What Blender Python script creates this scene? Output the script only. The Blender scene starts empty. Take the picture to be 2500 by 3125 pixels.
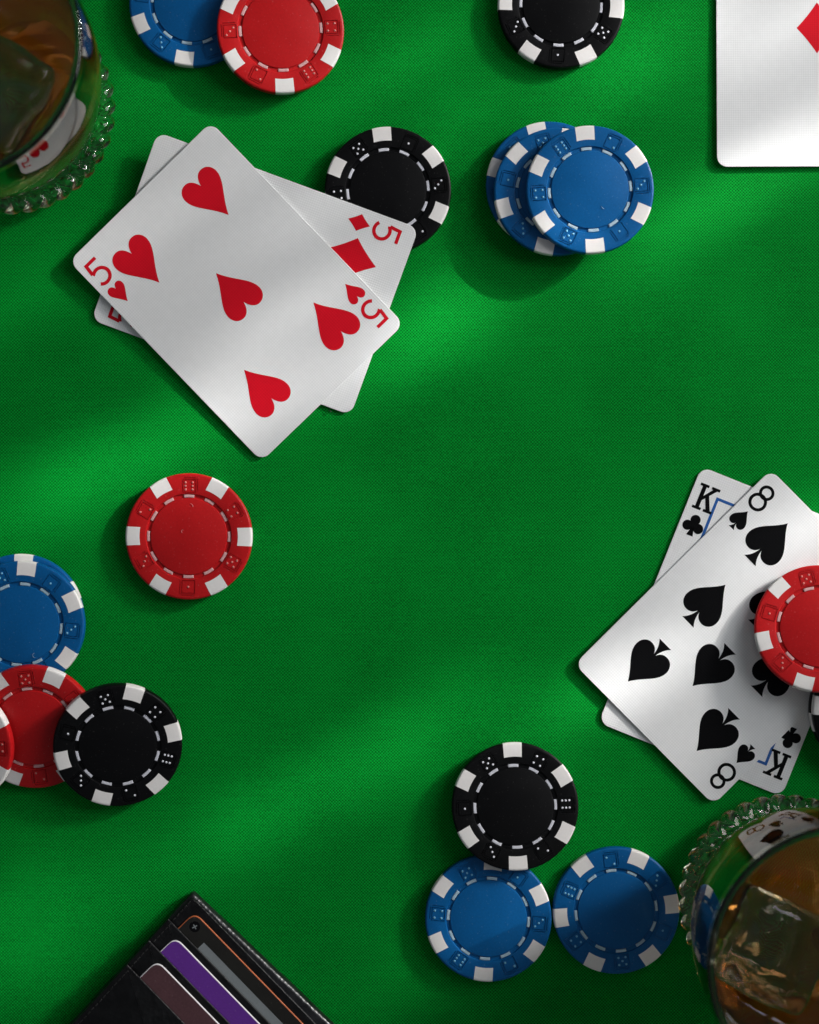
import bpy, bmesh, math, random
from mathutils import Vector, Matrix, noise
R = math.radians
MM = 0.001
SC = bpy.context.scene
COL = SC.collection

# ------------------------------------------------------------------ camera
H = 560.0            # camera height above the cloth, mm
PPM = 9.6            # photograph pixels per mm on the cloth
def P(px, py, z=0.0):
    """photograph pixel -> point (mm) at height z above the cloth"""
    k = (H - z) / H / PPM
    return Vector(((px - 1250.0) * k, -(py - 1562.5) * k, z))

cam_d = bpy.data.cameras.new('camera')
cam = bpy.data.objects.new('camera', cam_d)
COL.objects.link(cam)
cam.location = (0, 0, H * MM)
cam_d.sensor_fit = 'VERTICAL'
cam_d.sensor_height = 30.0
cam_d.lens = 30.0 * H / (3125.0 / PPM)
cam_d.clip_start = 0.01
cam_d.clip_end = 50.0
cam_d.dof.use_dof = True
cam_d.dof.focus_distance = (H - 4) * MM
cam_d.dof.aperture_fstop = 7.0
SC.camera = cam

# ------------------------------------------------------------------ world, lamps, exposure
w = bpy.data.worlds.new('World')
SC.world = w
w.use_nodes = True
bg = w.node_tree.nodes['Background']
bg.inputs['Color'].default_value = (0.86, 0.93, 1.0, 1)
bg.inputs['Strength'].default_value = 0.13

AZ = math.atan2(0.485, 0.875)
EL = R(20)
LDIR = Vector((math.cos(EL) * math.cos(AZ), math.cos(EL) * math.sin(AZ), math.sin(EL)))

def aim(o, target):
    d = (target - o.location).normalized()
    o.rotation_euler = d.to_track_quat('-Z', 'Y').to_euler()

kd = bpy.data.lights.new('window_lamp', 'AREA')
kd.shape = 'RECTANGLE'
kd.size = 0.18
kd.size_y = 0.20
kd.energy = 19.5
kd.color = (1.0, 0.965, 0.92)
key = bpy.data.objects.new('window_lamp', kd)
COL.objects.link(key)
key.location = LDIR * 1.6
aim(key, Vector((0, 0, 0)))

# small extra lamp, added to give highlights on glass, ice and chips
td = bpy.data.lights.new('highlight_lamp', 'AREA')
td.shape = 'SQUARE'
td.size = 0.22
td.energy = 0.9
td.color = (0.93, 0.96, 1.0)
top = bpy.data.objects.new('highlight_lamp', td)
COL.objects.link(top)
top.location = (0.75, 0.45, 1.0)
aim(top, Vector((0, 0, 0)))

# added broad fill light: softens the key's shadows and brightens the drinks
pd = bpy.data.lights.new('fill_lamp', 'AREA')
pd.shape = 'RECTANGLE'
pd.size = 0.62
pd.size_y = 0.42
pd.energy = 4.8
pd.color = (0.96, 0.98, 1.0)
fill_obj = bpy.data.objects.new('fill_lamp', pd)
COL.objects.link(fill_obj)
fill_obj.location = (0.86, 0.36, 0.60)
aim(fill_obj, Vector((0, 0, 0)))

# narrow beams along the key direction: the streaks of light that lie across the cloth
# (photo px, photo py, width across mm, length along mm, watts)
BEAMS = [
    (1370, 960, 22, 34, 1.5),
    (1180, 1090, 24, 60, 0.75),
    (840, 1000, 14, 60, 0.55),
    (960, 640, 12, 60, 0.35),
    (560, 1340, 22, 60, 1.0),
    (150, 1500, 24, 66, 0.85),
    (560, 620, 8, 60, 0.25),
    (2120, 640, 18, 46, 1.2),
    (2440, 480, 16, 50, 0.85),
    (2380, 90, 14, 60, 0.5),
    (1960, 120, 18, 50, 0.9),
    (1850, 300, 10, 60, 0.7),
    (1480, 300, 12, 60, 0.55),
    (1290, 150, 20, 60, 0.5),
    (1050, 300, 14, 60, 0.45),
    (420, 300, 20, 50, 0.55),
    (700, 330, 10, 50, 0.35),
    (1300, 2220, 26, 50, 0.75),
    (1790, 2140, 16, 30, 1.1),
    (1000, 2400, 24, 60, 0.55),
    (640, 2560, 22, 60, 0.5),
    (60, 2850, 34, 60, 0.6),
    (2060, 1980, 16, 50, 0.5),
    (2440, 1630, 18, 46, 0.9),
    (1800, 920, 26, 60, 0.35),
    (1430, 2860, 18, 26, 0.55),
    (420, 1590, 10, 60, 0.35),
    (1590, 690, 26, 34, 0.5),
    (1000, 1600, 30, 80, 0.18),
    (120, 880, 18, 50, 0.35),
]
for (px, py, wid, ln, e) in BEAMS:
    ld = bpy.data.lights.new('beam_lamp', 'SPOT')
    ld.energy = e * 165.0
    ld.color = (1.0, 0.985, 0.96)
    ld.shadow_soft_size = 0.009
    ld.spot_blend = 0.75
    t = P(px, py) * MM
    lo = bpy.data.objects.new('beam_lamp', ld)
    COL.objects.link(lo)
    dist = 1.5
    lo.location = t + LDIR * dist
    # frame: -Z towards target, X across (horizontal), Y along
    zax = LDIR.copy()
    xax = Vector((-math.sin(AZ), math.cos(AZ), 0))
    yax = zax.cross(xax)
    rot = Matrix((xax, yax, zax)).transposed()
    half_x = wid * MM / 2 / dist
    half_y = ln * MM * math.sin(EL) / 2 / dist
    big = max(half_x, half_y) * 1.35
    ld.spot_size = 2 * math.atan(big)
    sx = half_x / max(half_x, half_y)
    sy = half_y / max(half_x, half_y)
    lo.matrix_world = Matrix.Translation(lo.location) @ rot.to_4x4() @ Matrix.Diagonal((sx, sy, 1, 1))

SC.view_settings.view_transform = 'Standard'
SC.view_settings.look = 'None'
SC.view_settings.exposure = 0.0
SC.view_settings.gamma = 1.0
SC.cycles.use_denoising = True
SC.cycles.volume_bounces = 4
SC.cycles.max_bounces = 12
SC.cycles.transmission_bounces = 12
SC.cycles.glossy_bounces = 8
SC.cycles.transparent_max_bounces = 12
SC.cycles.caustics_refractive = True
SC.cycles.caustics_reflective = True
SC.cycles.blur_glossy = 0.4
SC.cycles.sample_clamp_indirect = 12.0

# ------------------------------------------------------------------ materials
class NT:
    def __init__(self, name):
        self.m = bpy.data.materials.new(name)
        self.m.use_nodes = True
        self.t = self.m.node_tree
        self.b = self.t.nodes['Principled BSDF']
        self.out = self.t.nodes['Material Output']
    def n(self, typ, **kw):
        nd = self.t.nodes.new(typ)
        for k, v in kw.items():
            if k in nd.inputs:
                nd.inputs[k].default_value = v
            else:
                setattr(nd, k, v)
        return nd
    def l(self, a, b):
        self.t.links.new(a, b)
    def math(self, op, a, b=None):
        nd = self.t.nodes.new('ShaderNodeMath')
        nd.operation = op
        for i, v in enumerate((a, b)):
            if v is None:
                continue
            if isinstance(v, (int, float)):
                nd.inputs[i].default_value = v
            else:
                self.l(v, nd.inputs[i])
        return nd.outputs[0]

def ramp(nt, fac, c0, c1, p0=0.0, p1=1.0):
    r = nt.t.nodes.new('ShaderNodeValToRGB')
    r.color_ramp.elements[0].position = p0
    r.color_ramp.elements[1].position = p1
    r.color_ramp.elements[0].color = (*c0, 1)
    r.color_ramp.elements[1].color = (*c1, 1)
    nt.l(fac, r.inputs[0])
    return r.outputs[0]

def cloth_mat():
    nt = NT('green_baize_weave')
    tc = nt.n('ShaderNodeTexCoord')
    nz = nt.n('ShaderNodeTexNoise', Scale=90.0, Detail=3.0)
    nt.l(tc.outputs['Object'], nz.inputs['Vector'])
    mix = nt.n('ShaderNodeVectorMath', operation='SCALE')
    sub = nt.n('ShaderNodeVectorMath', operation='SUBTRACT')
    nt.l(nz.outputs['Color'], sub.inputs[0]); sub.inputs[1].default_value = (0.5, 0.5, 0.5)
    nt.l(sub.outputs[0], mix.inputs[0]); mix.inputs['Scale'].default_value = 0.0005
    add = nt.n('ShaderNodeVectorMath', operation='ADD')
    nt.l(tc.outputs['Object'], add.inputs[0]); nt.l(mix.outputs[0], add.inputs[1])
    sep = nt.n('ShaderNodeSeparateXYZ')
    nt.l(add.outputs[0], sep.inputs[0])
    per = 0.00050
    k = math.pi / per
    sx = nt.math('SINE', nt.math('MULTIPLY', sep.outputs[0], k))
    sy = nt.math('SINE', nt.math('MULTIPLY', sep.outputs[1], k))
    # plain weave: over/under checker of threads, each a rounded ridge
    prod = nt.math('MULTIPLY', sx, sy)
    hgt = nt.math('ABSOLUTE', prod)
    chk = nt.math('ADD', nt.math('MULTIPLY', prod, 0.5), 0.5)
    fine = nt.n('ShaderNodeTexNoise', Scale=1900.0, Detail=2.0)
    nt.l(tc.outputs['Object'], fine.inputs['Vector'])
    slub = nt.n('ShaderNodeTexNoise', Scale=1.0, Detail=3.0)
    mp = nt.n('ShaderNodeMapping'); mp.inputs['Scale'].default_value = (60, 1300, 1)
    nt.l(tc.outputs['Object'], mp.inputs['Vector']); nt.l(mp.outputs[0], slub.inputs['Vector'])
    broad = nt.n('ShaderNodeTexNoise', Scale=22.0, Detail=4.0)
    nt.l(tc.outputs['Object'], broad.inputs['Vector'])
    f = nt.math('ADD', nt.math('MULTIPLY', chk, 0.50), nt.math('MULTIPLY', fine.outputs['Fac'], 0.38))
    f = nt.math('ADD', f, nt.math('MULTIPLY', slub.outputs['Fac'], 0.12))
    f = nt.math('ADD', f, nt.math('MULTIPLY', nt.math('SUBTRACT', broad.outputs['Fac'], 0.5), 0.22))
    col = ramp(nt, f, (0.0003, 0.055, 0.005), (0.0015, 0.37, 0.036), 0.27, 0.78)
    nt.l(col, nt.b.inputs['Base Color'])
    nt.b.inputs['Roughness'].default_value = 0.72
    nt.b.inputs['Specular IOR Level'].default_value = 0.03
    nt.b.inputs['Sheen Weight'].default_value = 0.0
    nt.b.inputs['Sheen Roughness'].default_value = 0.4
    nt.b.inputs['Sheen Tint'].default_value = (0.45, 1.0, 0.55, 1)
    hh = nt.math('ADD', nt.math('MULTIPLY', hgt, 0.8), nt.math('MULTIPLY', fine.outputs['Fac'], 0.4))
    bp = nt.n('ShaderNodeBump', Strength=0.35, Distance=0.00012)
    nt.l(hh, bp.inputs['Height'])
    nt.l(bp.outputs[0], nt.b.inputs['Normal'])
    return nt.m

def card_mat(name, c, spec=0.3):
    nt = NT(name)
    tc = nt.n('ShaderNodeTexCoord')
    sep = nt.n('ShaderNodeSeparateXYZ'); nt.l(tc.outputs['Object'], sep.inputs[0])
    k = 2 * math.pi / 0.00072
    sx = nt.math('SINE', nt.math('MULTIPLY', sep.outputs[0], k))
    sy = nt.math('SINE', nt.math('MULTIPLY', sep.outputs[1], k))
    h = nt.math('MULTIPLY', nt.math('ADD', sx, sy), 0.5)
    nz = nt.n('ShaderNodeTexNoise', Scale=420.0, Detail=3.0)
    nt.l(tc.outputs['Object'], nz.inputs['Vector'])
    h2 = nt.math('ADD', h, nz.outputs['Fac'])
    bp = nt.n('ShaderNodeBump', Strength=0.35, Distance=0.00005)
    nt.l(h2, bp.inputs['Height'])
    nt.l(bp.outputs[0], nt.b.inputs['Normal'])
    d = nt.math('ADD', nt.math('MULTIPLY', h, 0.5), nt.math('MULTIPLY', nz.outputs['Fac'], 0.6))
    col = ramp(nt, d, tuple(v * 0.90 for v in c), c, -0.2 + 0.2, 0.75)
    nt.l(col, nt.b.inputs['Base Color'])
    nt.b.inputs['Roughness'].default_value = 0.42
    nt.b.inputs['Specular IOR Level'].default_value = spec
    return nt.m

def plastic_mat(name, c, rough=0.42, spk=0.09, var=0.12, spec=0.45):
    nt = NT(name)
    tc = nt.n('ShaderNodeTexCoord')
    nz = nt.n('ShaderNodeTexNoise', Scale=1500.0, Detail=2.0)
    nt.l(tc.outputs['Object'], nz.inputs['Vector'])
    bd = nt.n('ShaderNodeTexNoise', Scale=120.0, Detail=4.0)
    nt.l(tc.outputs['Object'], bd.inputs['Vector'])
    f = nt.math('ADD', nt.math('MULTIPLY', nz.outputs['Fac'], 0.5), nt.math('MULTIPLY', bd.outputs['Fac'], 0.5))
    col = ramp(nt, f, tuple(v * (1 - var) for v in c), tuple(min(1, v * (1 + var)) for v in c), 0.3, 0.7)
    # tiny pale dust specks and scuffs
    vo = nt.n('ShaderNodeTexNoise', Scale=1700.0, Detail=1.0)
    nt.l(tc.outputs['Object'], vo.inputs['Vector'])
    sp = nt.math('GREATER_THAN', vo.outputs['Fac'], 0.725)
    mx = nt.n('ShaderNodeMix', data_type='RGBA')
    nt.l(nt.math('MULTIPLY', sp, spk), mx.inputs['Factor'])
    nt.l(col, mx.inputs[6]); mx.inputs[7].default_value = (0.5, 0.47, 0.45, 1)
    nt.l(mx.outputs[2], nt.b.inputs['Base Color'])
    rr = nt.math('ADD', nt.math('MULTIPLY', bd.outputs['Fac'], 0.18), rough - 0.09)
    nt.l(rr, nt.b.inputs['Roughness'])
    nt.b.inputs['Specular IOR Level'].default_value = spec
    bp = nt.n('ShaderNodeBump', Strength=0.22, Distance=0.00003)
    nt.l(nz.outputs['Fac'], bp.inputs['Height'])
    nt.l(bp.outputs[0], nt.b.inputs['Normal'])
    return nt.m

def leather_mat(name, c, rough=0.34, spec=0.28):
    nt = NT(name)
    tc = nt.n('ShaderNodeTexCoord')
    vo = nt.n('ShaderNodeTexVoronoi', Scale=700.0)
    nz = nt.n('ShaderNodeTexNoise', Scale=260.0, Detail=5.0)
    nt.l(tc.outputs['Object'], vo.inputs['Vector']); nt.l(tc.outputs['Object'], nz.inputs['Vector'])
    h = nt.math('ADD', nt.math('MULTIPLY', vo.outputs['Distance'], 0.6), nz.outputs['Fac'])
    bp = nt.n('ShaderNodeBump', Strength=0.6, Distance=0.0003)
    nt.l(h, bp.inputs['Height']); nt.l(bp.outputs[0], nt.b.inputs['Normal'])
    col = ramp(nt, nz.outputs['Fac'], tuple(v * 0.6 for v in c), tuple(v * 1.5 for v in c), 0.35, 0.7)
    nt.l(col, nt.b.inputs['Base Color'])
    nt.l(nt.math('ADD', nt.math('MULTIPLY', nz.outputs['Fac'], 0.25), rough - 0.1), nt.b.inputs['Roughness'])
    nt.b.inputs['Specular IOR Level'].default_value = spec
    return nt.m

def glass_mat(name, ior, rough, tint, bump=0.0, scale=150.0):
    nt = NT(name)
    nt.t.nodes.remove(nt.b)
    g = nt.n('ShaderNodeBsdfGlass', IOR=ior, Roughness=rough)
    g.inputs['Color'].default_value = (*tint, 1)
    nt.l(g.outputs[0], nt.out.inputs['Surface'])
    if bump:
        tc = nt.n('ShaderNodeTexCoord')
        nz = nt.n('ShaderNodeTexNoise', Scale=scale, Detail=3.0)
        nt.l(tc.outputs['Object'], nz.inputs['Vector'])
        bp = nt.n('ShaderNodeBump', Strength=bump, Distance=0.001)
        nt.l(nz.outputs['Fac'], bp.inputs['Height'])
        nt.l(bp.outputs[0], g.inputs['Normal'])
    return nt

M = {}
M['cloth'] = cloth_mat()
M['card'] = card_mat('card_white_linen', (0.83, 0.83, 0.83))
M['card_red'] = card_mat('card_red_ink', (0.66, 0.006, 0.018), 0.12)
M['card_black'] = card_mat('card_black_ink', (0.0025, 0.0025, 0.003), 0.08)
M['card_blue'] = card_mat('card_blue_ink', (0.015, 0.10, 0.36))
M['chip_red'] = plastic_mat('chip_red_plastic', (0.47, 0.007, 0.009), spec=0.25)
M['chip_blue'] = plastic_mat('chip_blue_plastic', (0.0003, 0.088, 0.272), spec=0.22)
M['chip_black'] = plastic_mat('chip_black_plastic', (0.0025, 0.0025, 0.003), spk=0.04, spec=0.16)
M['chip_white'] = plastic_mat('chip_white_plastic', (0.80, 0.77, 0.75), spk=0.05, var=0.03)
M['dash_red'] = plastic_mat('dash_pink_plastic', (0.66, 0.36, 0.36), spk=0.0, var=0.04)
M['dash_blue'] = plastic_mat('dash_pale_blue_plastic', (0.36, 0.50, 0.60), spk=0.0, var=0.04)
M['dash_black'] = plastic_mat('dash_white_plastic', (0.62, 0.62, 0.68), spk=0.0, var=0.03)
M['pip_red'] = plastic_mat('pip_pink_plastic', (0.62, 0.19, 0.17), spk=0.0, var=0.04)
M['pip_blue'] = plastic_mat('pip_blue_plastic', (0.16, 0.42, 0.62), spk=0.0, var=0.04)
M['pip_black'] = plastic_mat('pip_white_plastic', (0.74, 0.74, 0.80), spk=0.0, var=0.03)
M['leather'] = leather_mat('black_leather', (0.003, 0.003, 0.0035))
M['leather_edge'] = leather_mat('black_leather_burnished_edge', (0.008, 0.008, 0.010), 0.28, 0.5)
M['thread'] = leather_mat('black_thread', (0.018, 0.018, 0.018), 0.6)
M['bank_black'] = plastic_mat('bank_card_black', (0.012, 0.011, 0.009), 0.35, 0.05, 0.25)
M['bank_orange'] = plastic_mat('bank_card_orange_core', (0.50, 0.13, 0.045), 0.4, 0.0, 0.05)
M['bank_grey'] = plastic_mat('bank_card_grey_print', (0.20, 0.22, 0.23), 0.35, 0.05, 0.1)
M['bank_purple'] = plastic_mat('bank_card_purple', (0.12, 0.025, 0.27), 0.35, 0.1, 0.1)
M['bank_maroon'] = plastic_mat('bank_card_maroon', (0.080, 0.034, 0.040), 0.35, 0.1, 0.25)
M['bank_white'] = plastic_mat('bank_card_white_core', (0.80, 0.78, 0.80), 0.4, 0.0, 0.03)
M['glass'] = glass_mat('clear_glass', 1.50, 0.015, (0.97, 0.98, 0.94), 0.02, 260.0).m
M['ice'] = glass_mat('clear_ice', 1.31, 0.0, (0.99, 0.995, 0.995), 0.07, 75.0).m
_w = glass_mat('amber_whiskey', 1.36, 0.0, (1, 1, 1))
_ab = _w.n('ShaderNodeVolumeAbsorption', Density=54.0)
_ab.inputs['Color'].default_value = (0.975, 0.57, 0.05, 1)
_vs = _w.n('ShaderNodeVolumeScatter', Density=6.5)
_vs.inputs['Color'].default_value = (1.0, 0.50, 0.08, 1)
_as = _w.n('ShaderNodeAddShader')
_w.l(_ab.outputs[0], _as.inputs[0]); _w.l(_vs.outputs[0], _as.inputs[1])
_w.l(_as.outputs[0], _w.out.inputs['Volume'])
M['whiskey'] = _w.m

# ------------------------------------------------------------------ mesh helpers (all coordinates in mm)
def link(name, me, parent=None):
    o = bpy.data.objects.new(name, me)
    COL.objects.link(o)
    if parent is not None:
        o.parent = parent
    return o

def mesh(name, bm, mat, smooth=False, angle=None):
    bmesh.ops.recalc_face_normals(bm, faces=bm.faces[:])
    for v in bm.verts:
        v.co *= MM
    me = bpy.data.meshes.new(name)
    bm.to_mesh(me); bm.free()
    if mat is not None:
        me.materials.append(mat)
    if smooth:
        for p in me.polygons:
            p.use_smooth = True
        if angle:
            me.set_sharp_from_angle(angle=R(angle))
    return me

def tag(o, label, cat, group=None):
    o['label'] = label; o['category'] = cat
    if group:
        o['group'] = group
    return o

def lathe(bm, prof, seg, close=True):
    rings = []
    for (r, z) in prof:
        if r < 1e-6:
            rings.append([bm.verts.new((0, 0, z))])
        else:
            rings.append([bm.verts.new((r * math.cos(2 * math.pi * i / seg), r * math.sin(2 * math.pi * i / seg), z)) for i in range(seg)])
    for a, b in zip(rings, rings[1:]):
        for i in range(seg):
            j = (i + 1) % seg
            va = [a[i % len(a)], a[j % len(a)]]
            vb = [b[i % len(b)], b[j % len(b)]]
            f = []
            for v in (va[0], va[1], vb[1], vb[0]):
                if v not in f:
                    f.append(v)
            if len(f) >= 3:
                bm.faces.new(f)
    return rings

def box(bm, c, s, rotz=0.0):
    cx, cy, cz = c; hx, hy, hz = s[0] / 2, s[1] / 2, s[2] / 2
    cs, sn = math.cos(rotz), math.sin(rotz)
    vs = []
    for dz in (-hz, hz):
        for dx, dy in ((-hx, -hy), (hx, -hy), (hx, hy), (-hx, hy)):
            vs.append(bm.verts.new((cx + dx * cs - dy * sn, cy + dx * sn + dy * cs, cz + dz)))
    for q in ((3, 2, 1, 0), (4, 5, 6, 7), (0, 1, 5, 4), (1, 2, 6, 5), (2, 3, 7, 6), (3, 0, 4, 7)):
        bm.faces.new([vs[i] for i in q])

def prism(bm, pts, z0, z1, bev=0.0, zf=None):
    """closed outline (mm) extruded z0..z1; bev rounds the top edge; zf(x,y) adds height"""
    zf = zf or (lambda x, y: 0.0)
    n = len(pts)
    def inset(d):
        out = []
        for i in range(n):
            p0 = Vector(pts[i - 1]); p1 = Vector(pts[i]); p2 = Vector(pts[(i + 1) % n])
            e1 = (p1 - p0); e2 = (p2 - p1)
            n1 = Vector((-e1.y, e1.x)).normalized(); n2 = Vector((-e2.y, e2.x)).normalized()
            nn = (n1 + n2)
            nn = nn / max(1e-6, nn.dot(n1)) if nn.length > 1e-6 else n1
            out.append(p1 + nn * d * sgn)
        return out
    area = sum(pts[i - 1][0] * pts[i][1] - pts[i][0] * pts[i - 1][1] for i in range(n))
    sgn = 1 if area > 0 else -1
    levels = [(0, z0)]
    if bev > 0:
        for k in range(4):
            a = k / 3 * math.pi / 2
            levels.append((bev * (1 - math.cos(a)), z1 - bev + bev * math.sin(a)))
    else:
        levels.append((0, z1))
    rings = []
    for d, z in levels:
        q = inset(d) if d > 0 else [Vector(p) for p in pts]
        rings.append([bm.verts.new((p.x, p.y, z + zf(p.x, p.y))) for p in q])
    for a, b in zip(rings, rings[1:]):
        for i in range(n):
            j = (i + 1) % n
            bm.faces.new((a[i], a[j], b[j], b[i]))
    bm.faces.new(rings[-1])
    bm.faces.new(list(reversed(rings[0])))

def rrect(w_, h_, r, n=8, cx=0.0, cy=0.0):
    pts = []
    for (sx, sy, a0) in ((1, 1, 0), (-1, 1, 90), (-1, -1, 180), (1, -1, 270)):
        for k in range(n + 1):
            a = R(a0 + 90 * k / n)
            pts.append((cx + sx * (w_ / 2 - r) + r * math.cos(a), cy + sy * (h_ / 2 - r) + r * math.sin(a)))
    return pts

# ------------------------------------------------------------------ the cloth
def cloth_z(x, y):
    v = Vector((x * 0.017, y * 0.017, 3.1))
    a = noise.noise(v) * 0.27 + noise.noise(v * 2.1 + Vector((5, 9, 2))) * 0.07
    # a few long soft folds running down the middle
    a += 0.10 * math.sin((x * 0.92 + y * 0.18) * 0.085 + 1.5 * noise.noise(Vector((x * .006, y * .006, 0))))
    return a - 0.48

def build_cloth():
    bm = bmesh.new()
    nx, ny = 240, 280
    X, Y = 460.0, 520.0
    rows = []
    for j in range(ny + 1):
        row = []
        for i in range(nx + 1):
            x = -X / 2 + X * i / nx; y = -Y / 2 + Y * j / ny
            row.append(bm.verts.new((x, y, cloth_z(x, y))))
        rows.append(row)
    for j in range(ny):
        for i in range(nx):
            bm.faces.new((rows[j][i], rows[j][i + 1], rows[j + 1][i + 1], rows[j + 1][i]))
    o = link('table_surface', mesh('table_surface', bm, M['cloth'], True))
    o['kind'] = 'structure'
    o['label'] = 'green woven cloth covering the card table'
build_cloth()

# ------------------------------------------------------------------ poker chips
CH_R, CH_T = 20.0, 3.3
def chip_meshes():
    prof = [(0, 3.20), (11.85, 3.20), (12.05, 3.14), (12.15, 2.98), (12.2, 2.72), (13.35, 2.72), (13.42, 3.05), (13.55, 3.24),
            (13.8, 3.30), (19.25, 3.30), (19.6, 3.24), (19.86, 3.06), (20.0, 2.75), (20.0, 0.55), (19.86, 0.24), (19.6, 0.06), (19.25, 0.0), (0, 0.0)]
    bm = bmesh.new()
    lathe(bm, prof, 120)
    base = mesh('chip_body', bm, None, True, 28)
    cb = bmesh.new()
    gw, gd = 0.26, 0.34
    for k in range(6):
        th = R(60 * k + 30)
        c, s = math.cos(th), math.sin(th)
        def L(u, v, z):     # u radial offset, v counter-clockwise offset
            return ((15.95 + u) * c - v * s, (15.95 + u) * s + v * c, z)
        zz = 3.30
        for (u, v, lu, lv) in ((0, 2.0, 4.0 + gw, gw), (0, -2.0, 4.0 + gw, gw), (2.0, 0, gw, 4.0 - gw), (-2.0, 0, gw, 4.0 - gw),
                               (2.62, -0.3, gw, 4.0), (0.3, -2.62, 4.0, gw)):
            x, y, z = L(u, v, zz)
            box(cb, (x, y, z), (lu, lv, 2 * gd), th)
    cme = mesh('cutter', cb, None)
    bo = link('chip_body_tmp', base); co = link('cutter_tmp', cme)
    md = bo.modifiers.new('cut', 'BOOLEAN')
    md.operation = 'DIFFERENCE'; md.object = co; md.solver = 'EXACT'; md.use_self = True
    dg = bpy.context.evaluated_depsgraph_get()
    me = bpy.data.meshes.new_from_object(bo.evaluated_get(dg))
    if len(me.polygons) < 500:
        me = base.copy()
    bpy.data.objects.remove(bo); bpy.data.objects.remove(co)
    me.set_sharp_from_angle(angle=R(28))
    bodies = {}
    for c in ('red', 'blue', 'black'):
        b = me.copy(); b.materials.clear(); b.materials.append(M['chip_' + c]); b.name = 'chip_body_' + c
        bodies[c] = b
    # edge spot: straight-sided insert wrapping over the rim, 0.03 proud
    e = 0.035
    sp = [(15.55, 3.0), (15.55, 3.30 + e), (19.27, 3.30 + e), (19.63, 3.24 + e), (19.89, 3.06 + e), (20.0 + e, 2.75), (20.0 + e, 0.55), (19.89, 0.24 - e), (19.63, 0.08), (19.2, 0.08)]
    bm = bmesh.new()
    cols = []
    hw = 3.0
    for i in range(9):
        t = -1 + 2 * i / 8
        col = []
        for (r, z) in sp:
            y = t * hw * (0.94 + 0.06 * (r - 15.5) / 4.5)
            x = math.sqrt(r * r - y * y)
            col.append(bm.verts.new((x, y, z)))
        cols.append(col)
    for a, b in zip(cols, cols[1:]):
        for q in range(len(sp) - 1):
            bm.faces.new((a[q], b[q], b[q + 1], a[q + 1]))
    spot = mesh('edge_spot', bm, M['chip_white'], True, 35)
    dashes = {}
    for c in ('red', 'blue', 'black'):
        bm = bmesh.new()
        n = 6
        outer = []; inner = []
        pts = []
        a = 3.25 / 12.78 / 2
        for i in range(n + 1):
            t = -a + 2 * a * i / n
            pts.append((13.26 * math.cos(t), 13.26 * math.sin(t)))
        for i in range(n + 1):
            t = a - 2 * a * i / n
            pts.append((12.3 * math.cos(t), 12.3 * math.sin(t)))
        prism(bm, pts, 2.6, 3.02, 0.14)
        dashes[c] = mesh('ring_dash_' + c, bm, M['dash_' + c], True, 40)
    lay = {1: [(0, 0)], 2: [(1, 1), (-1, -1)], 3: [(1, 1), (0, 0), (-1, -1)], 4: [(1, 1), (1, -1), (-1, 1), (-1, -1)],
           5: [(1, 1), (1, -1), (-1, 1), (-1, -1), (0, 0)], 6: [(1, 1), (0, 1), (-1, 1), (1, -1), (0, -1), (-1, -1)]}
    pips = {}
    for c in ('red', 'blue', 'black'):
        for v in lay:
            bm = bmesh.new()
            for (i, j) in lay[v]:
                cx, cy = 15.95 + i * 1.12, j * 1.12
                prof = [(0.36, 3.2), (0.36, 3.36), (0.30, 3.42), (0.18, 3.45)]
                rings = []
                for (r, z) in prof:
                    rings.append([bm.verts.new((cx + r * math.cos(k * math.pi / 5), cy + r * math.sin(k * math.pi / 5), z)) for k in range(10)])
                for p, q in zip(rings, rings[1:]):
                    for k in range(10):
                        bm.faces.new((p[k], p[(k + 1) % 10], q[(k + 1) % 10], q[k]))
                bm.faces.new(rings[-1])
            pips[c, v] = mesh('dice_pips', bm, M['pip_' + c], True)
    return bodies, spot, dashes, pips
BODY, SPOT, DASH, PIPS = chip_meshes()
ORDER = {'A': (6, 2, 3, 1, 5, 4), 'B': (6, 4, 5, 1, 3, 2)}      # counter-clockwise

def chip(color, px, py, z, six, var, label, tilt=0.0, low=None, world_xy=None):
    """px,py: photo position of the centre of the upper face; z: height of the centre of the lower face;
    six: direction (deg, ccw) of the die that shows six; low: photo direction of the low side when tilted"""
    n = Vector((0, 0, 1))
    rot = Matrix.Identity(3)
    if tilt:
        d = Vector((low[0], -low[1], 0)).normalized()
        ax = Vector((-d.y, d.x, 0))
        rot = Matrix.Rotation(R(tilt), 3, ax)
        n = rot @ n
    ztop = z + CH_T * n.z
    if world_xy is not None:
        base = Vector((world_xy[0], world_xy[1], z))
    else:
        base = P(px, py, ztop) - n * CH_T
    e = bpy.data.objects.new('poker_chip', None)
    e.empty_display_size = 0.01
    COL.objects.link(e)
    e.matrix_world = Matrix.Translation(base * MM) @ (rot @ Matrix.Rotation(R(six), 3, 'Z')).to_4x4()
    tag(e, label, 'poker chip', 'poker chips on the green cloth')
    link('body', BODY[color], e)
    for k in range(6):
        o = link('edge_spot', SPOT, e); o.rotation_euler = (0, 0, R(60 * k + 30))
        o = link('dice_pips', PIPS[color, ORDER[var][k]], e); o.rotation_euler = (0, 0, R(60 * k))
    for k in range(12):
        o = link('ring_dash', DASH[color], e); o.rotation_euler = (0, 0, R(30 * k))
    return base

# body dice are engraved at 30+60k, so rotate the body with the dice
for c in BODY:
    BODY[c].transform(Matrix.Rotation(R(30), 4, 'Z'))

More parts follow.
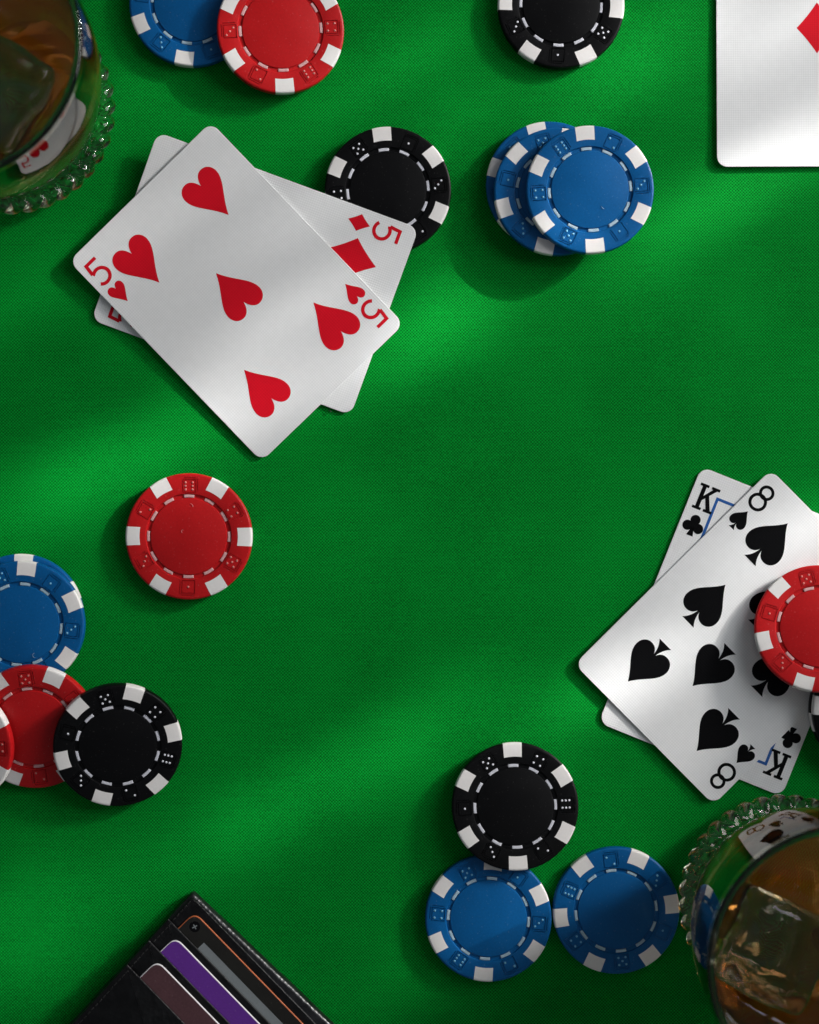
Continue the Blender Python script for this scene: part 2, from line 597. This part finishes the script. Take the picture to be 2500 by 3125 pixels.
chip('blue', 587, 8, 0, 112, 'A', 'blue chip at the top of the picture tucked under a red chip')
chip('red', 857, 89, 2.23, 304, 'B', 'red chip at the top of the picture leaning on a blue chip', 6.4, (.957, .287))
chip('black', 1713, 14, 0, 86, 'A', 'black chip lying alone, cut off by the top edge of the picture')
chip('black', 1184, 579, 0, 246, 'A', 'black chip partly covered by the five of diamonds')
chip('blue', 1677, 563, 0, 73, 'A', 'bottom chip of the stack of three blue chips')
chip('blue', 1702, 584, CH_T + .05, 347, 'B', 'middle chip of the stack of three blue chips')
chip('blue', 1801, 578, 2 * CH_T + .1, 125, 'B', 'topmost chip of the stack of three blue chips')
chip('red', 576, 1637, 0, 89.5, 'A', 'single red chip lying flat below the five of hearts')
chip('blue', 60, 1884, 0, 236, 'A', 'lower of two stacked blue chips beside the tilted red chip')
chip('blue', 63, 1906, CH_T + .05, 234, 'A', 'upper of two stacked blue chips beside the tilted red chip')
chip('red', 100, 2222, 4.0, 216, 'A', 'tilted red chip propped on two blue chips, under a black chip', 11.5, (0, 1))
chip('black', 360, 2278, 5.05, 343, 'B', 'tilted black chip leaning on a red chip at the picture edge', 14.5, (.553, .833))
chip('red', -152, 2274, 4.95, 59, 'A', 'red chip almost cut off by the picture edge, leaning on another red chip', 14.2, (-.6, .8))
chip('black', 1573, 2461, 1.85, 2.5, 'B', 'black chip leaning on the edge of a blue chip near the glass', 5.3, (.233, -.974))
chip('blue', 1491, 2804, 0, 235, 'A', 'blue chip whose edge lies under a black chip')
chip('blue', 1881, 2780, 0, 157, 'B', 'blue chip lying flat right beside the whiskey glass')
bx = P(2666, 2165, 4.0)
chip('black', 0, 0, 0.85, 42, 'A', 'lower of two black chips under the red chip on the cards', world_xy=(bx.x, bx.y))
chip('black', 0, 0, 0.9 + CH_T, 25, 'B', 'upper of two black chips under the red chip on the cards', world_xy=(bx.x + .2, bx.y))
for i, nm in enumerate(('first', 'second', 'third', 'fourth', 'fifth', 'sixth', 'seventh', 'eighth', 'ninth', 'tenth')):
    q = P(3015, 1955, 0)  # stack out of view, added only to shade the king's corner and cloth
    chip('black', 0, 0, 0.02 + i * (CH_T + .04), 17 * i, 'AB'[i % 2], nm + ' chip from the cloth in the unseen black stack added to cast shade', world_xy=(q.x + (i * 7 % 3) * .3, q.y - (i * 5 % 4) * .25))
chip('red', 2501, 1917, 5.2, 343, 'B', 'red chip lying over the eight of spades', 12.4, (-.557, -.832))

# ------------------------------------------------------------------ playing cards
CW, CL, CT = 62.6, 87.6, 0.30

def bez(p0, p1, p2, p3, n=10):
    out = []
    for i in range(n):
        t = i / n; s = 1 - t
        out.append((s**3 * p0[0] + 3 * s * s * t * p1[0] + 3 * s * t * t * p2[0] + t**3 * p3[0],
                    s**3 * p0[1] + 3 * s * s * t * p1[1] + 3 * s * t * t * p2[1] + t**3 * p3[1]))
    return out

def mirror(half):
    return half + [(-x, y) for x, y in reversed(half[1:-1] if abs(half[-1][0]) < 1e-6 else half[1:])]

def heart_outline(hh):
    # unit heart: point at (0,-0.5), lobes at top, height 1, width ~0.84
    half = []
    half += bez((0, 0.27), (0.035, 0.415), (0.11, 0.5), (0.215, 0.5))
    half += bez((0.215, 0.5), (0.335, 0.5), (0.42, 0.405), (0.42, 0.275))
    half += bez((0.42, 0.275), (0.42, 0.04), (0.15, -0.16), (0, -0.5))
    half.append((0, -0.5))
    return [[(x * hh, y * hh) for x, y in mirror(half)]]

def spade_outline(hh):
    half = []
    half += bez((0, 0.5), (0.13, 0.25), (0.40, 0.10), (0.40, -0.13))
    half += bez((0.40, -0.13), (0.40, -0.26), (0.31, -0.345), (0.205, -0.345))
    half += bez((0.205, -0.345), (0.12, -0.345), (0.055, -0.30), (0.022, -0.215))
    half += [(0.022, -0.215)]
    stem = bez((0.022, -0.215), (0.035, -0.33), (0.08, -0.43), (0.155, -0.5))
    half += stem[1:] + [(0.155, -0.5)]
    return [[(x * hh, y * hh) for x, y in mirror_open(half)]]

def mirror_open(half):
    return half + [(-x, y) for x, y in reversed(half[1:])]

def diamond_outline(hh, ww):
    pts = []
    cs = [(0, hh / 2), (ww / 2, 0), (0, -hh / 2), (-ww / 2, 0)]
    for i in range(4):
        a = cs[i]; b = cs[(i + 1) % 4]
        m = ((a[0] + b[0]) / 2 * 0.90, (a[1] + b[1]) / 2 * 0.90)
        for k in range(8):
            t = k / 8; s = 1 - t
            pts.append((s * s * a[0] + 2 * s * t * m[0] + t * t * b[0], s * s * a[1] + 2 * s * t * m[1] + t * t * b[1]))
    return [pts]

def circle(cx, cy, r, n=28):
    return [(cx + r * math.cos(2 * math.pi * i / n), cy + r * math.sin(2 * math.pi * i / n)) for i in range(n)]

def club_outline(hh):
    r = 0.235
    out = [circle(0, 0.265, r), circle(-0.265, -0.08, r), circle(0.265, -0.08, r), circle(0, 0.03, 0.13)]
    st = [(-0.02, 0.0)] + bez((-0.025, -0.08), (-0.035, -0.3), (-0.09, -0.42), (-0.16, -0.5)) + [(-0.16, -0.5), (0.16, -0.5)] \
        + list(reversed([(-x, y) for x, y in bez((-0.025, -0.08), (-0.035, -0.3), (-0.09, -0.42), (-0.16, -0.5))])) + [(0.02, 0.0)]
    out.append(st)
    return [[(x * hh, y * hh) for x, y in p] for p in out]

def stroke(path, wd):
    """thick polyline as one polygon with mitred joints"""
    n = len(path); Lf = []; Rt = []
    for i in range(n):
        p = Vector(path[i])
        d1 = (p - Vector(path[i - 1])).normalized() if i > 0 else None
        d2 = (Vector(path[i + 1]) - p).normalized() if i < n - 1 else None
        a = d1 or d2; b = d2 or d1
        n1 = Vector((-a.y, a.x)); n2 = Vector((-b.y, b.x))
        nn = n1 + n2
        nn = nn / max(0.3, nn.dot(n1))
        Lf.append(p + nn * wd / 2); Rt.append(p - nn * wd / 2)
    return [(p.x, p.y) for p in Lf] + [(p.x, p.y) for p in reversed(Rt)]

def five_outline(h_=9.0, w_=5.7, s=1.08):
    top = h_ / 2 - s / 2
    path = [(w_ / 2 - 0.55, top), (-w_ / 2 + 1.15, top), (-w_ / 2 + 0.75, 0.55)]
    cx, cy, rr = -0.15, -1.55, 2.55
    arc = []
    a0, a1 = 128, -140
    for k in range(25):
        a = R(a0 + (a1 - a0) * k / 24)
        arc.append((cx + rr * 1.05 * math.cos(a), cy + rr * math.sin(a)))
    return [stroke(path, s), stroke([(-w_ / 2 + 0.72, 0.35)] + arc, s)]

def eight_outline():
    """two rings, returned as quads strips (list of quads)"""
    quads = []
    for (cy, r0, r1) in ((2.15, 1.48, 2.42), (-1.85, 1.95, 2.93)):
        n = 36
        for i in range(n):
            a, b = 2 * math.pi * i / n, 2 * math.pi * (i + 1) / n
            quads.append([(r0 * math.cos(a) * 1.03, cy + r0 * math.sin(a)), (r1 * math.cos(a) * 1.03, cy + r1 * math.sin(a)),
                          (r1 * math.cos(b) * 1.03, cy + r1 * math.sin(b)), (r0 * math.cos(b) * 1.03, cy + r0 * math.sin(b))])
    return quads

def king_outline():
    q = []
    def r(x0, y0, x1, y1):
        q.append([(x0, y0), (x1, y0), (x1, y1), (x0, y1)])
    r(-2.35, -4.2, -1.05, 4.2)                     # stem
    r(-3.2, 3.35, -0.3, 4.2); r(-3.2, -4.2, -0.3, -3.35)
    q.append([(-1.2, -1.25), (-1.2, 0.25), (1.35, 3.6), (2.75, 3.6)])       # upper arm
    q.append([(-0.45, 0.55), (0.5, 1.5), (2.75, -3.6), (1.3, -3.6)])        # lower leg
    r(0.6, 3.35, 3.4, 4.2); r(0.5, -4.2, 3.4, -3.35)
    return q

def playing_card(px, py, rot, z, label, slope=0.0, slope_dir=None, ref=None, camber=0.0):
    """card with its centre at photo px,py; height plane: z at ref point rising along slope_dir"""
    ctr = P(px, py, z)
    rm = Matrix.Rotation(R(rot), 3, 'Z')
    tiltm = Matrix.Identity(3)
    zc = z
    if slope:
        d = Vector((slope_dir[0], -slope_dir[1], 0)).normalized()     # uphill
        ax = Vector((d.y, -d.x, 0))
        tiltm = Matrix.Rotation(math.atan(slope), 3, ax)
        rp = P(ref[0], ref[1], 0)
        for _ in range(3):
            ctr = P(px, py, zc)
            zc = z + slope * (ctr - rp).xy.dot(d.xy)
        ctr = P(px, py, zc)
    bend = (lambda x, y: camber * ((y / 44.0) ** 2 + 0.4 * (x / 31.0) ** 2))
    bm = bmesh.new()
    raw = rrect(CW, CL, 3.3, 8)
    out = []
    for i, p in enumerate(raw):
        q = raw[(i + 1) % len(raw)]
        m = max(1, int(math.hypot(q[0] - p[0], q[1] - p[1]) / 3.5))
        out += [(p[0] + (q[0] - p[0]) * k / m, p[1] + (q[1] - p[1]) * k / m) for k in range(m)]
    # top sheet as a grid clipped to the rounded outline, so that the card can bow
    def ring(s, zz):
        return [bm.verts.new((x * s, y * s, zz + bend(x * s, y * s))) for x, y in out]
    n = len(out)
    lev = [0.02] + [k / 14 for k in range(1, 15)]
    rings = [ring(t, 0) for t in lev]
    e = 0.07
    rings.append([bm.verts.new((x * (1 + e / 31), y * (1 + e / 44), e + bend(x, y))) for x, y in out])
    rings.append([bm.verts.new((x * (1 + e / 31), y * (1 + e / 44), CT - e + bend(x, y))) for x, y in out])
    rings += [ring(t, CT) for t in reversed(lev)]
    for a, b in zip(rings, rings[1:]):
        for i in range(n):
            j = (i + 1) % n
            bm.faces.new((a[i], a[j], b[j], b[i]))
    bm.faces.new(rings[0]); bm.faces.new(rings[-1])
    o = link('playing_card', mesh('playing_card', bm, M['card'], True, 20))
    o.matrix_world = Matrix.Translation(ctr * MM) @ (tiltm @ rm).to_4x4()
    tag(o, label, 'playing card')
    o['_b'] = 0
    del o['_b']
    def put(name, polys, mat, x, y, flip=False):
        b = bmesh.new()
        s = -1 if flip else 1
        for k, poly in enumerate(polys):
            zz = CT + 0.035 + (0.004 * k if len(polys) < 12 else (0.004 if k >= len(polys) // 2 else 0))
            vs = [b.verts.new((x + s * px_, y + s * py_, zz + bend(x + s * px_, y + s * py_))) for px_, py_ in poly]
            b.faces.new(vs)
        bmesh.ops.triangulate(b, faces=b.faces[:], ngon_method='EAR_CLIP')
        for f in b.faces:
            f.normal_update()
            if f.normal.z < 0:
                f.normal_flip()
        for v in b.verts:
            v.co *= MM
        me = bpy.data.meshes.new(name); b.to_mesh(me); b.free()
        me.materials.append(M[mat])
        return link(name, me, o)
    return o, put

# five of diamonds, propped on the black chip along its upper long side
UPD = (0.345, -0.938)
o, put = playing_card(777, 837, 69.8, 0.05, 'five of diamonds lying under the five of hearts, propped on a black chip',
                      0.0672, UPD, (289 + 3, 962 + 8))
for f in (False, True):
    s = -1 if f else 1
    put('diamond_pip', diamond_outline(17.0, 13.2), 'card_red', 15.3 * s, 26.9 * s, f)
    put('diamond_pip', diamond_outline(17.0, 13.2), 'card_red', -15.3 * s, 26.9 * s, f)
    put('rank_numeral', five_outline(), 'card_red', -26.6 * s, 34.8 * s, f)
    put('small_diamond_pip', diamond_outline(7.3, 5.6), 'card_red', -26.6 * s, 25.6 * s, f)
put('diamond_pip', diamond_outline(17.0, 13.2), 'card_red', 0, 0)

# five of hearts on top of it
o, put = playing_card(722, 893, 43.8, 0.05, 'five of hearts lying on top of the five of diamonds',
                      0.0545, UPD, (802, 1402), camber=0.3)
for f in (False, True):
    s = -1 if f else 1
    put('heart_pip', heart_outline(16.3), 'card_red', 15.2 * s, 27.3 * s, f)
    put('heart_pip', heart_outline(16.3), 'card_red', -15.4 * s, 27.3 * s, f)
    put('rank_numeral', five_outline(), 'card_red', -26.9 * s, 34.9 * s, f)
    put('small_heart_pip', heart_outline(7.0), 'card_red', -26.7 * s, 25.4 * s, f)
put('heart_pip', heart_outline(16.3), 'card_red', -0.4, 0.7, True)

# king of clubs below the eight of spades
o, put = playing_card(2263, 1927, -21.9, 0.0, 'king of clubs lying mostly under the eight of spades')
for f in (False, True):
    s = -1 if f else 1
    put('rank_letter', king_outline(), 'card_black', -26.3 * s, 35.0 * s, f)
    put('small_club_pip', club_outline(6.9), 'card_black', -26.8 * s, 25.6 * s, f)
fr = []
fw, fh, ft = 22.8, 36.2, 0.45
for (x0, y0, x1, y1) in ((-fw - ft, fh - ft, fw + ft, fh + ft), (-fw - ft, -fh - ft, fw + ft, -fh + ft),
                         (-fw - ft, -fh + ft, -fw + ft, fh - ft), (fw - ft, -fh + ft, fw + ft, fh - ft)):
    fr.append([(x0, y0), (x1, y0), (x1, y1), (x0, y1)])
put('picture_frame', fr, 'card_blue', 0, 0)

o, put = playing_card(2264, 1944, -45.3, 0.38, 'eight of spades lying on the king of clubs under a red chip', camber=0.45)
for f in (False, True):
    s = -1 if f else 1
    for x in (-15.5, 15.5):
        put('spade_pip', spade_outline(16.8), 'card_black', x * s, 27.3 * s, f)
    put('spade_pip', spade_outline(16.8), 'card_black', 0, 13.7 * s, f)
    put('rank_numeral', eight_outline(), 'card_black', -27.0 * s, 35.5 * s, f)
    put('small_spade_pip', spade_outline(7.4), 'card_black', -27.1 * s, 25.7 * s, f)
for x in (-15.5, 15.5):
    put('spade_pip', spade_outline(16.8), 'card_black', x, -0.4)

# single card with one diamond in the middle
o, put = playing_card(2184 + 303, 511 - 423, 0.2, 0.1, 'lone white card with one red diamond in its middle', camber=0.4)
put('diamond_pip', diamond_outline(16.2, 13.0), 'card_red', 0.6, 0.2)

# ------------------------------------------------------------------ wallet and its bank cards
WI = P(603.9, 2751.7, 4.2)
A_ = Vector((0.697, -0.717)); B_ = Vector((-0.717, -0.697))
def W2(a, b):
    p = WI.xy + A_ * a + B_ * b
    return (p.x, p.y)
def aL(b):
    return -3.5 + (b + 0.7) * 0.055
def round_poly(pts, rads, n=6):
    out = []
    m = len(pts)
    for i in range(m):
        p = Vector(pts[i]); r = rads[i]
        if r <= 0:
            out.append((p.x, p.y)); continue
        d0 = (Vector(pts[i - 1]) - p).normalized(); d1 = (Vector(pts[(i + 1) % m]) - p).normalized()
        ang = d0.angle(d1); t = r / math.tan(ang / 2)
        a = p + d0 * t; b = p + d1 * t
        for k in range(n + 1):
            u = k / n; s = 1 - u
            q = a * s * s + p * 2 * s * u + b * u * u
            out.append((q.x, q.y))
    return out

def wallet():
    e = bpy.data.objects.new('wallet', None)
    COL.objects.link(e)
    e.location = (WI.x * MM, WI.y * MM, 0)
    tag(e, 'black leather wallet with bank cards in its slots', 'wallet')
    def part(name, poly, z0, z1, bev, mat, parent=e):
        bm = bmesh.new()
        prism(bm, [(x - WI.x, y - WI.y) for x, y in poly], z0, z1, bev)
        return link(name, mesh(name, bm, M[mat], True, 45), parent)
    AE, BE = 97.0, 82.0
    part('back_cover', round_poly([W2(-3.5, -0.7), W2(AE, -4.7), W2(AE + 4, BE), W2(aL(BE), BE)], [1.6, 3, 3, 3]), 0.0, 3.6, 1.4, 'leather_edge')
    part('inner_panel', round_poly([W2(-2.4, 0.5), W2(0, 0.1), W2(AE - 1, 0.1), W2(AE + 2, BE - 1), W2(aL(BE - 1) + .4, BE - 1)], [1.0, 0, 2, 3, 3]), 3.5, 4.55, 0.35, 'leather')
    zz = 4.5
    lips = [10.0, 18.7, 28.5]
    for i, b in enumerate(lips):
        z0 = zz - 0.05; z1 = 5.3 + 0.82 + i * 1.35
        pl = part('slot_pocket', round_poly([W2(aL(b) + .15, b), W2(AE - 1, b), W2(AE + 2, BE - 1.5), W2(aL(BE - 1.5) + .5, BE - 1.5)], [0.3, 0.5, 3, 3]), z1 - 0.62, z1, 0.28, 'leather')
        # pale burnished line of the lip
        part('pocket_lip', [W2(aL(b) + .5, b + 0.12), W2(AE - 1.4, b + 0.12), W2(AE - 1.4, b + 0.46), W2(aL(b) + .5, b + 0.46)], z1 - 0.1, z1 + 0.07, 0.0, 'leather_edge', pl)
    # stitches down the hem
    random.seed(4)
    b = 1.5
    while b < 62:
        lvl = 4.55
        for i, lb in enumerate(lips):
            if b > lb + 0.2:
                lvl = 5.3 + 0.82 + i * 1.35
        a = aL(b) + 1.75 + random.uniform(-.06, .06)
        bm = bmesh.new()
        q = [W2(a - .17, b), W2(a + .17, b + .08), W2(a + .2, b + 1.25), W2(a - .14, b + 1.2)]
        prism(bm, [(x - WI.x, y - WI.y) for x, y in q], lvl - 0.1, lvl + 0.16, 0.08)
        link('stitch', mesh('stitch', bm, M['thread'], True, 45), e)
        b += 1.75
wallet()

def bank_card(a0, b0, z, core, face, label, extra=None):
    e = bpy.data.objects.new('bank_card', None)
    COL.objects.link(e)
    e.location = (WI.x * MM, WI.y * MM, z * MM)
    tag(e, label, 'bank card', 'bank cards in the wallet slots')
    def pp(inset, z0, z1, bev, mat, name):
        pts = round_poly([W2(a0 + inset, b0 + inset), W2(a0 + 85.6 - inset, b0 + inset), W2(a0 + 85.6 - inset, b0 + 54 - inset), W2(a0 + inset, b0 + 54 - inset)], [3.2 - inset] * 4, 8)
        bm = bmesh.new()
        prism(bm, [(x - WI.x, y - WI.y) for x, y in pts], z0, z1, bev)
        return link(name, mesh(name, bm, M[mat], True, 45), e)
    pp(0, 0, 0.74, 0.12, core, 'core')
    pp(0.26, 0.5, 0.78, 0.0, face, 'face')
    if extra:
        extra(e)
    return e

def black_card_print(e):
    bm = bmesh.new()
    pts = [(W2(4.9, 5.9)[0] - WI.x + 1.75 * math.cos(t), W2(4.9, 5.9)[1] - WI.y + 1.75 * math.sin(t)) for t in [k * math.pi / 14 for k in range(28)]]
    prism(bm, pts, 0.70, 0.805)
    disc = link('round_emblem', mesh('round_emblem', bm, M['chip_black'], True, 45), e)
    bm = bmesh.new()
    c = (W2(4.9, 5.9)[0] - WI.x, W2(4.9, 5.9)[1] - WI.y)
    for (lx, ly, rz) in ((1.7, .34, .5), (1.7, .34, .5 + math.pi / 2)):
        box(bm, (c[0], c[1], 0.81 + (0.004 if rz > 1 else 0)), (lx, ly, 0.04), rz)
    link('emblem_cross', mesh('emblem_cross', bm, M['bank_grey']), disc)
    bm = bmesh.new()
    q = [W2(10.5, 7.3), W2(78, 7.3), W2(78, 12.5), W2(10.5, 12.5)]
    prism(bm, [(x - WI.x, y - WI.y) for x, y in q], 0.72, 0.80)
    link('grey_stripe', mesh('grey_stripe', bm, M['bank_grey']), e)

bank_card(1.6, 2.8, 4.62, 'bank_orange', 'bank_black', 'black bank card with an orange edge and a grey stripe', black_card_print)
bank_card(2.8, 12.2, 6.14, 'bank_white', 'bank_purple', 'purple bank card in the middle wallet slot')
bank_card(4.0, 21.0, 7.49, 'bank_white', 'bank_maroon', 'dark maroon bank card in the front wallet slot')

# ------------------------------------------------------------------ whiskey glasses
def inner_r(z):
    tab = [(10.5, 0.0), (10.7, 14.0), (12.0, 20.5), (14.5, 24.2), (20, 27.2), (30, 30.4), (45, 33.0), (60, 34.6), (75, 35.5), (83, 35.8)]
    for (z0, r0), (z1, r1) in zip(tab, tab[1:]):
        if z <= z1:
            return r0 + (r1 - r0) * (z - z0) / (z1 - z0)
    return tab[-1][1]

def glass_mesh():
    bm = bmesh.new()
    NL, SEG = 36, 432
    rows = []     # each a function phi -> (r,z)
    def const(r, z):
        rows.append(lambda ph: (r, z))
    for r, z in ((6, 2.0), (14, 1.8), (22, 1.5), (25.0, 0.9)):
        const(r, z)
    RC, ZC = 28.6, 4.7
    for k in range(19):
        psi = R(-112 + 215 * k / 18)
        def fn(ph, psi=psi):
            lob = abs(math.cos(NL / 2 * ph + 0.95 * psi))
            wgt = min(1.0, max(0.0, 1.25 * math.cos(psi * 0.85) + 0.15))
            rt = 3.25 + 1.75 * wgt * lob ** 0.7
            return (RC + rt * math.cos(psi), max(0.05, ZC + 0.95 * min(rt, 4.6) * math.sin(psi)))
        rows.append(fn)
    for r, z in ((27.4, 9.4), (27.6, 11.0), (28.9, 15), (30.6, 20), (33.4, 30), (35.4, 40), (36.7, 50), (37.4, 60), (37.8, 70), (37.9, 78), (37.9, 82.5)):
        const(r, z)
    for k in range(7):
        a = R(180 * k / 6)
        const(36.8 + 1.1 * math.cos(a), 83.6 + 1.1 * math.sin(a))
    for z in (83, 78, 70, 60, 50, 40, 30, 24, 20, 16, 14.5, 13, 12, 11.2, 10.7):
        const(inner_r(z), z)
    const(8, 10.55)
    vr = []
    for fn in rows:
        ring = []
        for i in range(SEG):
            ph = 2 * math.pi * i / SEG
            r, z = fn(ph)
            ring.append(bm.verts.new((r * math.cos(ph), r * math.sin(ph), z)))
        vr.append(ring)
    for a, b in zip(vr, vr[1:]):
        for i in range(SEG):
            j = (i + 1) % SEG
            bm.faces.new((a[i], a[j], b[j], b[i]))
    c0 = bm.verts.new((0, 0, 2.1)); c1 = bm.verts.new((0, 0, 10.5))
    for i in range(SEG):
        j = (i + 1) % SEG
        bm.faces.new((c0, vr[0][j], vr[0][i])); bm.faces.new((c1, vr[-1][i], vr[-1][j]))
    return mesh('whiskey_glass', bm, M['glass'], True)
GLASS = glass_mesh()

def ice_bm(size, seed, grow=1.0):
    bm = bmesh.new()
    bmesh.ops.create_cube(bm, size=1.0)
    bmesh.ops.bevel(bm, geom=bm.edges[:], offset=0.12, segments=4, profile=0.6, affect='EDGES')
    bmesh.ops.subdivide_edges(bm, edges=[e for e in bm.edges if e.calc_length() > 0.3], cuts=7, use_grid_fill=True)
    for v in bm.verts:
        p = v.co.copy()
        q = p * 2.6 + Vector((seed * 3.7, seed, 1.3))
        n = noise.noise_vector(q) * 0.055 + noise.noise_vector(q * 2.3) * 0.02
        v.co = (p + n) * size * grow
        v.co.z *= 1.55
    return bm

def drink(px, py, label_g, label_w, ices, rot=0.0, level=57.0):
    c = P(px, py, 4.5)
    c.z = 0
    g = link('whiskey_glass', GLASS)
    g.location = c * MM
    g.rotation_euler = (0, 0, R(rot))
    tag(g, label_g, 'glass', 'whiskey tumblers')
    bm = bmesh.new()
    prof = [(0, 10.25)]
    for z in (10.7, 11.2, 12, 13, 14.5, 16, 20, 24, 30, 40, 50, level - 0.6):
        prof.append((inner_r(z) + 0.22, z - (0.25 if z < 14 else 0.0)))
    prof += [(inner_r(level) + 0.22, level + 0.5), (inner_r(level) - 0.35, level + 0.22), (inner_r(level) - 1.1, level + 0.03), (inner_r(level) - 2.4, level), (0, level)]
    lathe(bm, prof, 128)
    lm = mesh('whiskey', bm, M['whiskey'], True, 60)
    lo = link('whiskey', lm)
    lo.location = c * MM
    cutters = []
    for i, (dx, dy, dz, size, rz, rx, lab) in enumerate(ices):
        for grow, keep in ((1.0, True), (0.985, False)):
            ib = ice_bm(size, i + px * 0.01, grow)
            im = mesh('ice_cube', ib, M['ice'], True)
            io = link('ice_cube', im)
            io.location = Vector((c.x + dx, c.y + dy, dz)) * MM
            io.rotation_euler = (R(rx), R(rx * 0.6), R(rz))
            if keep:
                tag(io, lab, 'ice cube', 'ice cubes in the tumblers')
            else:
                cutters.append(io)
    for co in cutters:
        md = lo.modifiers.new('cut', 'BOOLEAN'); md.operation = 'DIFFERENCE'; md.object = co; md.solver = 'EXACT'
    dg = bpy.context.evaluated_depsgraph_get()
    me = bpy.data.meshes.new_from_object(lo.evaluated_get(dg))
    lo.modifiers.clear(); lo.data = me
    me.materials.clear(); me.materials.append(M['whiskey'])
    for p in me.polygons:
        p.material_index = 0
    for co in cutters:
        bpy.data.objects.remove(co)
    tag(lo, label_w, 'whiskey', 'whiskey in the tumblers')

drink(2395, 2748, 'rope-footed glass tumbler of whiskey beside the blue chip', 'amber whiskey in the tumbler beside the blue chip',
      [(-14.0, -1.0, 40.5, 29, -24, 5, 'ice cube in the tumbler beside the blue chip, at its near side'),
       (17.0, -3.0, 42.5, 26, 12, -6, 'ice cube in the tumbler beside the blue chip, at its cut-off side')], 3)
drink(28, 330, 'rope-footed glass tumbler of whiskey above the five of hearts', 'amber whiskey in the tumbler above the five of hearts',
      [(7.0, -8.5, 40.0, 29, -32, -5, 'large ice cube in the tumbler above the five of hearts'),
       (-17.5, 6, 41.0, 25, 10, 5, 'ice cube almost out of the picture in the tumbler above the five of hearts')], 1)

# ------------------------------------------------------------------ lint and crumbs
def lint(px, py, z, pts, rad, mat, label):
    c = P(px, py, z)
    bm = bmesh.new()
    rings = []
    n = len(pts)
    for i, (x, y, h_) in enumerate(pts):
        a = Vector(pts[max(0, i - 1)]); b = Vector(pts[min(n - 1, i + 1)])
        d = (b - a).normalized()
        sd = Vector((-d.y, d.x, 0)).normalized()
        up = d.cross(sd)
        r = rad * (0.5 if i in (0, n - 1) else 1.0)
        rings.append([bm.verts.new(Vector((x, y, h_)) + (sd * math.cos(k * math.pi / 3) + up * math.sin(k * math.pi / 3)) * r) for k in range(6)])
    for p, q in zip(rings, rings[1:]):
        for k in range(6):
            bm.faces.new((p[k], p[(k + 1) % 6], q[(k + 1) % 6], q[k]))
    bm.faces.new(rings[0]); bm.faces.new(rings[-1])
    o = link('lint_fibre', mesh('lint_fibre', bm, M[mat], True))
    o.location = c * MM
    tag(o, label, 'lint', 'bits of lint')
def curl(r, a0, a1, n=9, rise=0.12):
    return [(r * math.cos(R(a0 + (a1 - a0) * k / n)) * (1 - .04 * k), r * math.sin(R(a0 + (a1 - a0) * k / n)), 0.08 + rise * math.sin(math.pi * k / n)) for k in range(n + 1)]
lint(1845, 628, 9.92, curl(1.0, 190, 260), 0.07, 'dash_blue', 'tiny pale fibre on the top blue chip of the three')
lint(558, 1622, 3.2, curl(0.5, 60, 250), 0.05, 'dash_red', 'tiny curled hair in the middle of the single red chip')
lint(582, 1545, 3.2, curl(0.8, -20, 110), 0.045, 'dash_red', 'tiny bent hair near the upper rim of the single red chip')
lint(106, 2000, 6.58, curl(0.7, 90, 290), 0.05, 'dash_blue', 'tiny curled hair on the upper of two stacked blue chips')
lint(1002, 1262, 0.05, curl(1.1, 20, 80), 0.14, 'leather_edge', 'small dark crumb on the cloth below the five of diamonds')
